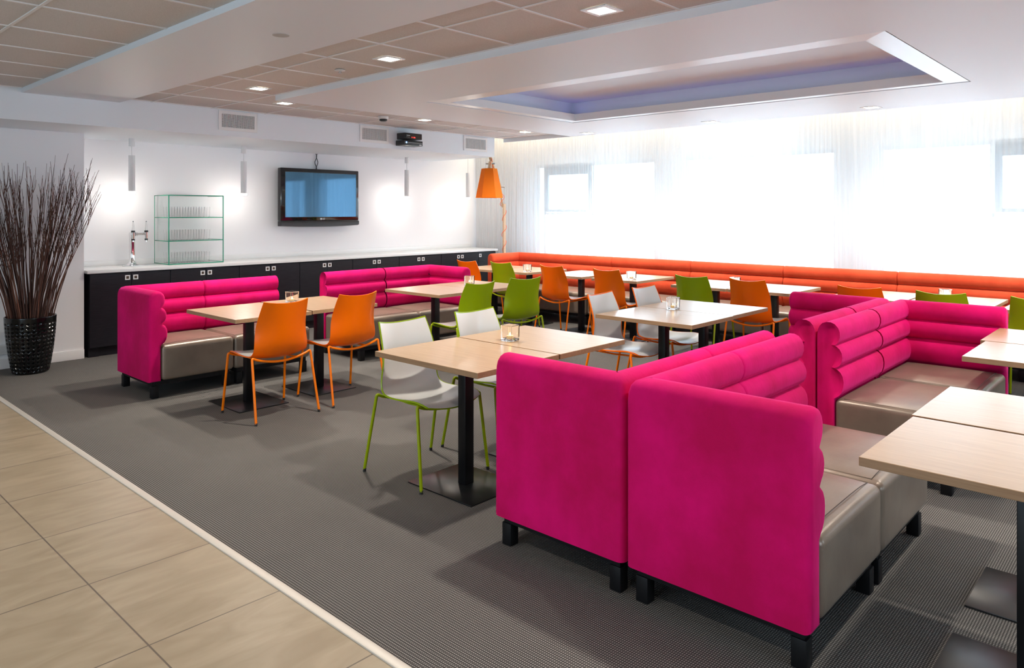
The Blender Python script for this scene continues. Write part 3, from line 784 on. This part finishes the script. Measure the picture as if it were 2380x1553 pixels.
# ---------------------------------------------------------------- BAR: cabinets, worktop
ZT = 0.93; FY = 8.555
seams = [2.66, 3.50, 4.33, 5.16, 5.99, 6.81, 7.64, 8.45, 8.86]
cabl = ['black cabinet with two doors at the left end, under the beer tap', 'black cabinet below the glass display case',
        'black cabinet just right of the display case, behind the left sofa', 'black cabinet between the two bar-side sofas',
        'black cabinet directly below the television, behind the second sofa', 'black cabinet right of the television, behind the second sofa',
        'black cabinet below the hanging orange lamp, last with two doors', 'narrow black cabinet with one handle at the right end']
for i, (a, b) in enumerate(zip(seams, seams[1:])):
    t = thing('bar_cabinet', cabl[i], 'cabinet', (a, FY, 0), 0, 'black bar cabinets')
    w = b-a
    bm = bmesh.new(); box(bm, 0.001, w-0.001, 0.022, YB-FY-0.005, 0.10, 0.895); box(bm, 0.001, w-0.001, 0.05, 0.12, 0, 0.10)
    if i == 0: box(bm, 0.0, 0.10, 0.035, YB-FY-0.02, 0, 0.10)
    finish(bm, 'body', 'cab', t)
    ds = [(0.003, w/2-0.002, 'r'), (w/2+0.002, w-0.003, 'l')] if i < 7 else [(0.003, w-0.003, 'l')]
    for d0, d1, hs in ds:
        d = boxo('door', 'cab', d0, d1, 0, 0.021, 0.104, 0.885, t, bev=0.0012, seg=1)
        hx = (d1-0.040) if hs == 'r' else (d0+0.040); hz = 0.832; bm = bmesh.new(); s, n = 0.026, 0.015
        for q in ((-s, s, -s, -n), (-s, s, n, s), (-s, -n, -n, n), (n, s, -n, n)): box(bm, hx+q[0], hx+q[1], -0.005, 0.0, hz+q[2], hz+q[3])
        box(bm, hx-n, hx+n, -0.0012, 0.0, hz-n, hz+n, 1); finish(bm, 'handle', ['trimwhite', 'handle_in'], d)
t = thing('worktop', 'long white worktop over the black bar cabinets', 'worktop', (2.625, 8.53, 0.8955))
boxo('slab', 'worktop', 0.005, 6.265, 0, YB-8.53-0.002, 0, ZT-0.8955, t, bev=0.003)
boxo('backsplash', 'worktop', 0.005, 6.265, YB-8.53-0.014, YB-8.53-0.002, ZT-0.8955, ZT-0.8955+0.06, t, bev=0.002)

# beer tap
t = thing('beer_tap', 'chrome beer tap with two spouts on the white worktop', 'beer tap', (3.235, 8.97, ZT))
bm = bmesh.new(); lathe(bm, [(0.001, 0), (0.085, 0), (0.082, 0.006), (0.05, 0.022), (0.035, 0.05), (0.031, 0.10), (0.031, 0.345), (0.034, 0.352), (0.034, 0.372), (0.030, 0.385), (0.001, 0.388)], 28)
finish(bm, 'column', 'chrome', t, 40)
bm = bmesh.new(); lathe(bm, [(0.001, 0), (1, 0), (1, 0.006), (0.001, 0.006)], 36)
for v in bm.verts: v.co.x = v.co.x*0.21+0.09; v.co.y = v.co.y*0.075-0.04; 
finish(bm, 'drip_tray', 'steel', t, 30)
bm = bmesh.new(); tube(bm, [(0.0, -0.005, 0.362), (0.14, -0.005, 0.366)], 0.016, 14); tube(bm, [(0.03, -0.005, 0.363), (0.055, -0.005, 0.363)], 0.023, 14); finish(bm, 'arm', 'chrome', t, 40)
for xx in (0.0, 0.145):
    bm = bmesh.new(); tube(bm, [(xx, -0.032, 0.405), (xx, -0.032, 0.300)], [0.018, 0.015], 14); tube(bm, [(xx, -0.032, 0.305), (xx, -0.032, 0.275)], 0.010, 12); tube(bm, [(xx, 0, 0.366), (xx, -0.04, 0.366)], 0.013, 12)
    sp = finish(bm, 'spout', 'chrome', t, 40)
    bm = bmesh.new(); tube(bm, [(xx, -0.032, 0.405), (xx, -0.032, 0.385)], 0.021, 14); tube(bm, [(xx, -0.032, 0.31), (xx, -0.032, 0.292)], 0.018, 14); finish(bm, 'collar', 'tvdark', sp, 40)
    bm = bmesh.new(); tube(bm, [(xx, -0.032, 0.405), (xx, -0.032, 0.50), (xx, -0.032, 0.512)], [0.014, 0.007, 0.004], 10); finish(bm, 'tap_handle', 'votive', sp, 40)
    bm = bmesh.new(); tube(bm, [(xx, -0.032, 0.505), (xx, -0.032, 0.516)], 0.0055, 8); finish(bm, 'handle_tip', 'wingrey', sp, 40)

# glass display case with tumblers
bx0, bx1, by0, by1, bz0, bz1 = 3.555, 4.21, 8.735, 9.15, ZT+0.001, 1.75
t = thing('display_case', 'open glass display case with green edges on the worktop', 'display case', (bx0, by0, bz0))
w, dpt, hh = bx1-bx0, by1-by0, bz1-bz0; g = 0.006
for nm, q in (('glass_side', (0, g, 0, dpt, 0, hh)), ('glass_side', (w-g, w, 0, dpt, 0, hh)), ('glass_back', (g, w-g, dpt-g, dpt, 0, hh))):
    boxo(nm, 'clear', *q, t)
zs = [0.003, hh*0.335, hh*0.672, hh-0.006]
for k, z in enumerate(zs):
    s = boxo('glass_shelf', 'clear', g, w-g, g, dpt-g, z, z+g, t)
bm = bmesh.new(); e = 0.0058
for x in (0, w):
    tube(bm, [(x, 0, 0), (x, 0, hh)], e, 6)
    for z in zs: tube(bm, [(x, 0, z+0.003), (x, dpt, z+0.003)], e*0.9, 6)
tube(bm, [(0, dpt, 0), (0, dpt, hh)], e*0.6, 6)
for z in zs: tube(bm, [(0, 0, z+0.003), (w, 0, z+0.003)], e, 6)
finish(bm, 'polished_edges', 'greenedge', t)
bm = bmesh.new(); lathe(bm, [(0.001, 0), (0.025, 0), (0.026, 0.004), (0.031, 0.125)], 14)
glass0 = finish(bm, 'tumbler', 'tumbler', None, 40); used = False
for k, nm in enumerate(('bottom', 'middle', 'top')):
    for i in range(7):
        for j in range(4):
            o = glass0 if not used else glass0.copy()
            if used: C.objects.link(o)
            used = True
            o.location = (bx0+0.105+i*0.066+random.uniform(-.002, .002), by0+0.10+j*0.078, bz0+zs[k]+g+0.0006)
            tag(o, 'clear tumbler standing on the %s shelf of the glass case' % nm, 'tumbler', 'tumblers on the %s shelf' % nm)

# television
t = thing('television', 'black flat television on the wall above the bar', 'television', (5.80, 9.085, 1.76))
hw, hz0, hz1 = 0.635, -0.405, 0.395
bm = bmesh.new(); box(bm, -hw, hw, -0.045, 0.045, hz0+0.07, hz1, 0, 0.012, 3); box(bm, -hw+0.1, hw-0.1, 0.045, 0.07, -0.3, 0.3); finish(bm, 'cabinet', 'tv', t, 40)
bm = bmesh.new(); n = 24
for k in range(n):   # curved lower speaker bar
    pass
vs = []
for k in range(n+1):
    u = -1+2*k/n; x = u*(hw-0.003); dz = -0.016*(1-u*u); vs.append([bm.verts.new((x, yy, zz)) for yy, zz in ((-0.046, hz0+0.068), (-0.058, hz0+0.05), (-0.055, hz0+dz+0.012), (-0.03, hz0+dz), (0.04, hz0+dz), (0.04, hz0+0.068))])
for a, b in zip(vs, vs[1:]):
    for k in range(6): bm.faces.new((a[k], a[(k+1) % 6], b[(k+1) % 6], b[k]))
bm.faces.new(vs[0]); bm.faces.new(vs[-1][::-1]); finish(bm, 'speaker_bar', 'tvdark', t, 40)
boxo('screen', 'screen', -hw+0.068, hw-0.05, -0.0465, -0.0445, hz0+0.125, hz1-0.055, t)
bm = bmesh.new(); sx0, sx1, sz0, sz1 = -hw+0.068, hw-0.05, hz0+0.125, hz1-0.055; f = 0.005
for q in ((sx0-f, sx1+f, sz1, sz1+f), (sx0-f, sx1+f, sz0-f, sz0), (sx0-f, sx0, sz0, sz1), (sx1, sx1+f, sz0, sz1)): box(bm, q[0], q[1], -0.047, -0.044, q[2], q[3])
finish(bm, 'bezel_line', 'tvdark', t)
cu = bpy.data.curves.new('logo', 'FONT'); cu.body = 'LG'; cu.size = 0.034; cu.extrude = 0.0006; cu.align_x = 'LEFT'; cu.align_y = 'CENTER'; cu.materials.append(M['logo'])
tx = bpy.data.objects.new('logo_text', cu); C.objects.link(tx); bpy.context.view_layer.update()
lm = bpy.data.meshes.new_from_object(tx.evaluated_get(bpy.context.evaluated_depsgraph_get())); bpy.data.objects.remove(tx)
lo = bpy.data.objects.new('logo', lm); C.objects.link(lo); lo.parent = t; lo.location = (0.012, -0.047, hz0+0.095); lo.rotation_euler = (pi/2, 0, 0)
bm = bmesh.new(); lathe(bm, [(0.001, 0), (0.014, 0), (0.014, 0.0015), (0.001, 0.0015)], 20); d = finish(bm, 'logo_disc', 'logo', t, 40); d.rotation_euler = (pi/2, 0, 0); d.location = (-0.008, -0.0455, hz0+0.095)
bm = bmesh.new()
for dx, am in ((-0.01, 0.016), (0.012, -0.014)):
    tube(bm, [(dx+am*sin(k*1.1), 0.0+0.004*k/8, 0.622-0.232*k/8) for k in range(9)], 0.005, 6)
cb = finish(bm, 'tv_cable', 'wirec', None, 60, (5.80, 9.17, 1.76)); tag(cb, 'thin black cables rising from the television to the soffit', 'cable')

# set-top boxes on the soffit
t = thing('set_top_box', 'upper black receiver box with red digits on the white soffit', 'set-top box', (6.27, 7.75, 2.53))
boxo('case', 'tvdark', -0.145, 0.15, -0.17, -0.003, -0.012, 0.068, t, bev=0.004)
boxo('front_panel', 'tv', -0.135, 0.145, -0.174, -0.170, -0.008, 0.055, t)
bm = bmesh.new(); [box(bm, x, x+0.009, -0.1755, -0.174, 0.004, 0.018) for x in (-0.03, -0.002, 0.009, 0.020)]; finish(bm, 'red_digits', 'redled', t)
bm = bmesh.new(); box(bm, -0.115, -0.06, -0.1755, -0.174, 0.032, 0.037); [box(bm, x, x+0.008, -0.1755, -0.174, 0.010, 0.014) for x in (-0.115, -0.095, -0.078)]; finish(bm, 'buttons', 'logo', t)
t = thing('set_top_box', 'lower black receiver box with blue light under the other one', 'set-top box', (6.27, 7.75, 2.46))
boxo('case', 'tvdark', -0.165, 0.155, -0.18, -0.003, -0.028, 0.040, t, bev=0.006)
boxo('silver_line', 'steel', -0.155, 0.145, -0.1815, -0.180, 0.008, 0.011, t)
bm = bmesh.new(); lathe(bm, [(0.001, 0), (0.011, 0), (0.011, 0.002), (0.001, 0.002)], 16); d = finish(bm, 'blue_light', 'blueled', t); d.rotation_euler = (pi/2, 0, 0); d.location = (-0.125, -0.18, 0.010)
boxo('badge', 'logo', 0.095, 0.135, -0.1812, -0.180, -0.018, -0.008, t)

# vents on the soffit
VY = 7.75
for x0, x1, l in ((3.68, 4.13, 'white ventilation grille on the soffit, left one of three'), (5.53, 5.985, 'white ventilation grille beside the receiver boxes'),
                  (7.35, 7.83, 'white ventilation grille above the hanging orange lamp')):
    z0, z1 = 2.447, 2.662; t = thing('vent_grille', l, 'vent', (x0, VY, z0), 0, 'ventilation grilles on the soffit'); w, h = x1-x0, z1-z0
    bm = bmesh.new(); m_ = 0.034
    for q in ((0, w, 0, m_), (0, w, h-m_, h), (0, m_, m_, h-m_), (w-m_, w, m_, h-m_)): box(bm, q[0], q[1], -0.012, -0.0005, q[2], q[3])
    finish(bm, 'frame', 'trimwhite', t)
    boxo('backing', 'dark', m_, w-m_, -0.002, -0.0005, m_, h-m_, t)
    bm = bmesh.new(); nx, nz = 15, 15; ww, hh_ = (w-2*m_)/nx, (h-2*m_)/nz
    for k in range(nx+1): cxx = m_+k*ww; box(bm, max(m_, cxx-ww*0.13), min(w-m_, cxx+ww*0.13), -0.009, -0.002, m_, h-m_)
    for k in range(nz+1): cz = m_+k*hh_; box(bm, m_, w-m_, -0.009, -0.002, max(m_, cz-hh_*0.27), min(h-m_, cz+hh_*0.27))
    finish(bm, 'perforated_face', 'trimwhite', t)

# pendants over the bar
for i, (x, y, z1, l) in enumerate(((3.17, 8.80, 2.385, 'white tube pendant at the left, above the beer tap'), (4.51, 8.80, 2.385, 'white tube pendant right of the glass case'),
                        (7.15, 8.80, 2.385, 'white tube pendant between the television and the orange lamp'), (8.43, 8.78, 2.95, 'white tube pendant nearest the orange lamp, hanging on a long wire'))):
    t = thing('pendant_lamp', l, 'pendant lamp', (x, y, z1), 0, 'white tube pendants over the bar')
    bm = bmesh.new(); lathe(bm, [(0.001, 0), (0.032, 0), (0.032, -0.088), (0.001, -0.09)], 24); finish(bm, 'canopy', 'trimwhite', t, 40)
    ztop, zb = 2.192-z1, 1.785-z1
    bm = bmesh.new(); tube(bm, [(0, 0, -0.09), (0, 0, ztop)], 0.0025, 6); finish(bm, 'wire', 'greywhite', t)
    bm = bmesh.new(); lathe(bm, [(0.001, ztop), (0.035, ztop), (0.035, zb), (0.001, zb)], 28); finish(bm, 'tube_shade', 'trimwhite', t, 40)
    bm = bmesh.new(); lathe(bm, [(0.001, zb-0.0005), (0.0365, zb-0.0005), (0.038, zb-0.004), (0.038, zb-0.020), (0.034, zb-0.025), (0.001, zb-0.026)], 28); finish(bm, 'diffuser', 'acrylic', t, 40)
    l_ = bpy.data.lights.new('pendant_glow', 'POINT'); l_.energy = 4.6; l_.color = (1.0, 0.94, 0.86); l_.shadow_soft_size = 0.03
    lo = bpy.data.objects.new('pendant_glow', l_); C.objects.link(lo); lo.parent = t; lo.location = (0, 0, zb-0.06)

# ---------------------------------------------------------------- floor lamp
bx, by = 8.66, 8.17
t = thing('floor_lamp', 'tall wooden floor lamp with big orange shade beside the bench corner', 'floor lamp', (bx, by, 0))
boxo('base', 'trimwhite', -0.16, 0.14, -0.13, 0.13, 0, 0.05, t, bev=0.006)
def wbar(nm, a, b, w=0.05, th=0.03, m='lampwood'):
    a, b = Vector(a), Vector(b); d = b-a; bm = bmesh.new(); box(bm, -w/2, w/2, -th/2, th/2, 0, d.length, 0, 0.004, 2)
    o = finish(bm, nm, m, t, 35); o.location = a; o.rotation_euler = d.to_track_quat('Z', 'Y').to_euler(); return o
wbar('pole', (0.0, 0.0, 0.05), (0.0, 0.0, 1.68)); wbar('upper_pole', (0.0, 0.03, 1.62), (-0.06, 0.075, 2.0), 0.045, 0.028)
tip = Vector((8.075-bx, 7.93-by, 2.42)); wbar('arm', (-0.05, 0.04, 1.95), tip, 0.042, 0.026)
for nm, p in (('joint_bolt', (-0.045, 0.05, 1.955)), ('joint_bolt', (tip.x+0.02, tip.y+0.0, 2.30))):
    bm = bmesh.new(); tube(bm, [(-0.05, 0.05, 0), (0.05, -0.05, 0)], 0.012, 10); tube(bm, [(0.045, -0.045, -0.02), (0.05, -0.05, 0.02)], 0.009, 8); finish(bm, nm, 'steel', t, 40, p)
sc = Vector((8.06-bx, 7.92-by, 0))
wbar('shade_holder', (tip.x+0.02, tip.y, 2.33), (sc.x, sc.y, 2.20), 0.05, 0.03)
bm = bmesh.new(); z0, z1, r0, r1 = 1.766, 2.218, 0.212, 0.120; off = radians(12)
A = [bm.verts.new((sc.x+r0*cos(off+k*pi/3), sc.y+r0*sin(off+k*pi/3), z0)) for k in range(6)]
B = [bm.verts.new((sc.x+r1*cos(off+k*pi/3), sc.y+r1*sin(off+k*pi/3), z1)) for k in range(6)]
for k in range(6): bm.faces.new((A[k], A[(k+1) % 6], B[(k+1) % 6], B[k]))
bm.faces.new(B); bmesh.ops.solidify(bm, geom=bm.faces[:], thickness=0.004); finish(bm, 'lamp_shade', 'shade', t)
bm = bmesh.new(); pts = []
for k in range(150):
    u = k/149; z = 0.10+1.85*u; a = u*2*pi*7.5; r = 0.036+0.006*sin(a*0.5); dx = -0.05*max(0, (z-1.65)/0.3) if z > 1.65 else 0
    pts.append((dx+r*cos(a), 0.03*(z > 1.65)+r*sin(a), z))
tube(bm, pts, 0.0045, 6)
tube(bm, [(-0.05, 0.04, 1.95), (-0.12, 0.0, 1.88), (-0.2, -0.05, 2.0), (-0.42, -0.16, 2.2), (tip.x+0.03, tip.y-0.02, 2.38), (tip.x, tip.y-0.025, 2.30), (sc.x, sc.y, 2.22)], 0.0045, 6)
finish(bm, 'cord', 'cord', t, 60)
bm = bmesh.new(); random.seed(5); pts = []
for k in range(90):
    a = k*0.55; r = 0.06+0.035*sin(k*0.37); pts.append((r*1.4*cos(a), r*0.9*sin(a), 0.058+0.010*(k % 5)*0.8))
tube(bm, pts, 0.005, 6); o = finish(bm, 'coiled_cord', 'cord', None, 60, (8.54, 8.12, 0.002)); tag(o, 'tangled orange power cord lying on the lamp foot behind the bench', 'cord')

# ---------------------------------------------------------------- vase with twigs
vx, vy = 2.045, 8.245
t = thing('floor_vase', 'tall black glazed floor vase with pressed diamond dimples', 'vase', (vx, vy, 0))
bm = bmesh.new(); NZ, NA = 90, 168; rings = []
for i in range(NZ+1):
    u = i/NZ; z = 0.54*u; r = 0.150+0.068*u**0.75+0.006*sin(pi*u)
    if u < 0.02: r -= 0.01*(1-u/0.02)
    ring = []
    for k in range(NA):
        a = 2*pi*k/NA; dd = 0.0
        if 0.03 < u < 0.93:
            su = (u-0.03)/0.90*13; sa = k/NA*28; fu = su-math.floor(su)-0.5; fa = sa-math.floor(sa)-0.5
            dd = max(0, 1-2.3*(abs(fu)+abs(fa)))*0.016
        ring.append(bm.verts.new(((r-dd)*cos(a), (r-dd)*sin(a), z)))
    rings.append(ring)
for r_, z in ((0.216, 0.546), (0.209, 0.547), (0.203, 0.540), (0.19, 0.45)): rings.append([bm.verts.new((r_*cos(2*pi*k/NA), r_*sin(2*pi*k/NA), z)) for k in range(NA)])
for a, b in zip(rings, rings[1:]):
    for k in range(NA): bm.faces.new((a[k], a[(k+1) % NA], b[(k+1) % NA], b[k]))
bm.faces.new(rings[0][::-1]); bm.faces.new(rings[-1]); finish(bm, 'pot', 'vase', t, 22)
bm = bmesh.new(); lathe(bm, [(0.001, 0.47), (0.185, 0.47), (0.185, 0.455), (0.001, 0.455)], 32); finish(bm, 'gravel_fill', 'rubber', t)
random.seed(21)
def twig(i):
    side = random.random(); lean = random.gauss(0.0, 0.30); lean = max(-0.48, min(0.50, lean if side < .35 else (random.uniform(0.10, 0.48) if side < .72 else random.uniform(-0.48, -0.08))))
    Ht = random.uniform(1.58, 2.0)-0.16*abs(lean)+(0.13 if random.random() < .08 else 0)
    # leans along the wall (view-parallel spread), little towards the wall
    ax = (0.86, -0.50); w = random.uniform(-0.30, 0.12)
    bx_ = 0.30*lean*ax[0]+random.uniform(-0.05, 0.05); by_ = 0.30*lean*ax[1]+random.uniform(-0.07, 0.07)
    tx = lean*ax[0]*1.08+bx_; ty = lean*ax[1]*0.75+w*0.4
    p = []; n = 13; k1, k2, k3 = random.uniform(2, 5), random.uniform(0, 6), random.uniform(0, 6); am = random.uniform(0.006, 0.018)
    for k in range(n):
        u = k/(n-1); z = 0.475+(Ht-0.475+0.4)*u*0.83
        p.append((bx_+(tx-bx_)*u**1.25+am*u*sin(k1*u*3+k2), by_+(ty-by_)*u**1.25+am*u*cos(k1*u*2.6+k3), z))
    bm = bmesh.new(); r0 = random.uniform(0.0045, 0.0075); tube(bm, p, [r0*(1-0.78*k/(n-1)) for k in range(n)], 5)
    for b in range(random.choice((2, 3, 3, 4))):
        k = random.randint(5, 10); q = Vector(p[k]); d = Vector((random.uniform(-0.045, 0.045), random.uniform(-0.04, 0.03), random.uniform(0.12, 0.30)))
        tube(bm, [q, q+d*0.45+Vector((0.008, 0, 0)), q+d], [0.0028, 0.0022, 0.0013], 4)
    for v in bm.verts:
        v.co.y = min(v.co.y, 8.575-vy)
    return finish(bm, 'twig', random.choice(('twig', 'twig', 'twig2')), None, 60, (vx, vy, 0))
for i in range(125): tag(twig(i), 'dark brown bare twig standing upright in the black floor vase', 'twig', 'bare twigs in the floor vase')

# wall outlet box at the far left
t = thing('wall_outlet', 'white surface outlet box low on the wall behind the vase', 'outlet', (1.905, 8.6, 0.195))
boxo('outlet_box', 'trimwhite', -0.08, 0.075, -0.03, -0.001, -0.048, 0.048, t, bev=0.004); boxo('cover', 'greywhite', -0.045, 0.065, -0.034, -0.030, -0.036, 0.036, t, bev=0.002)
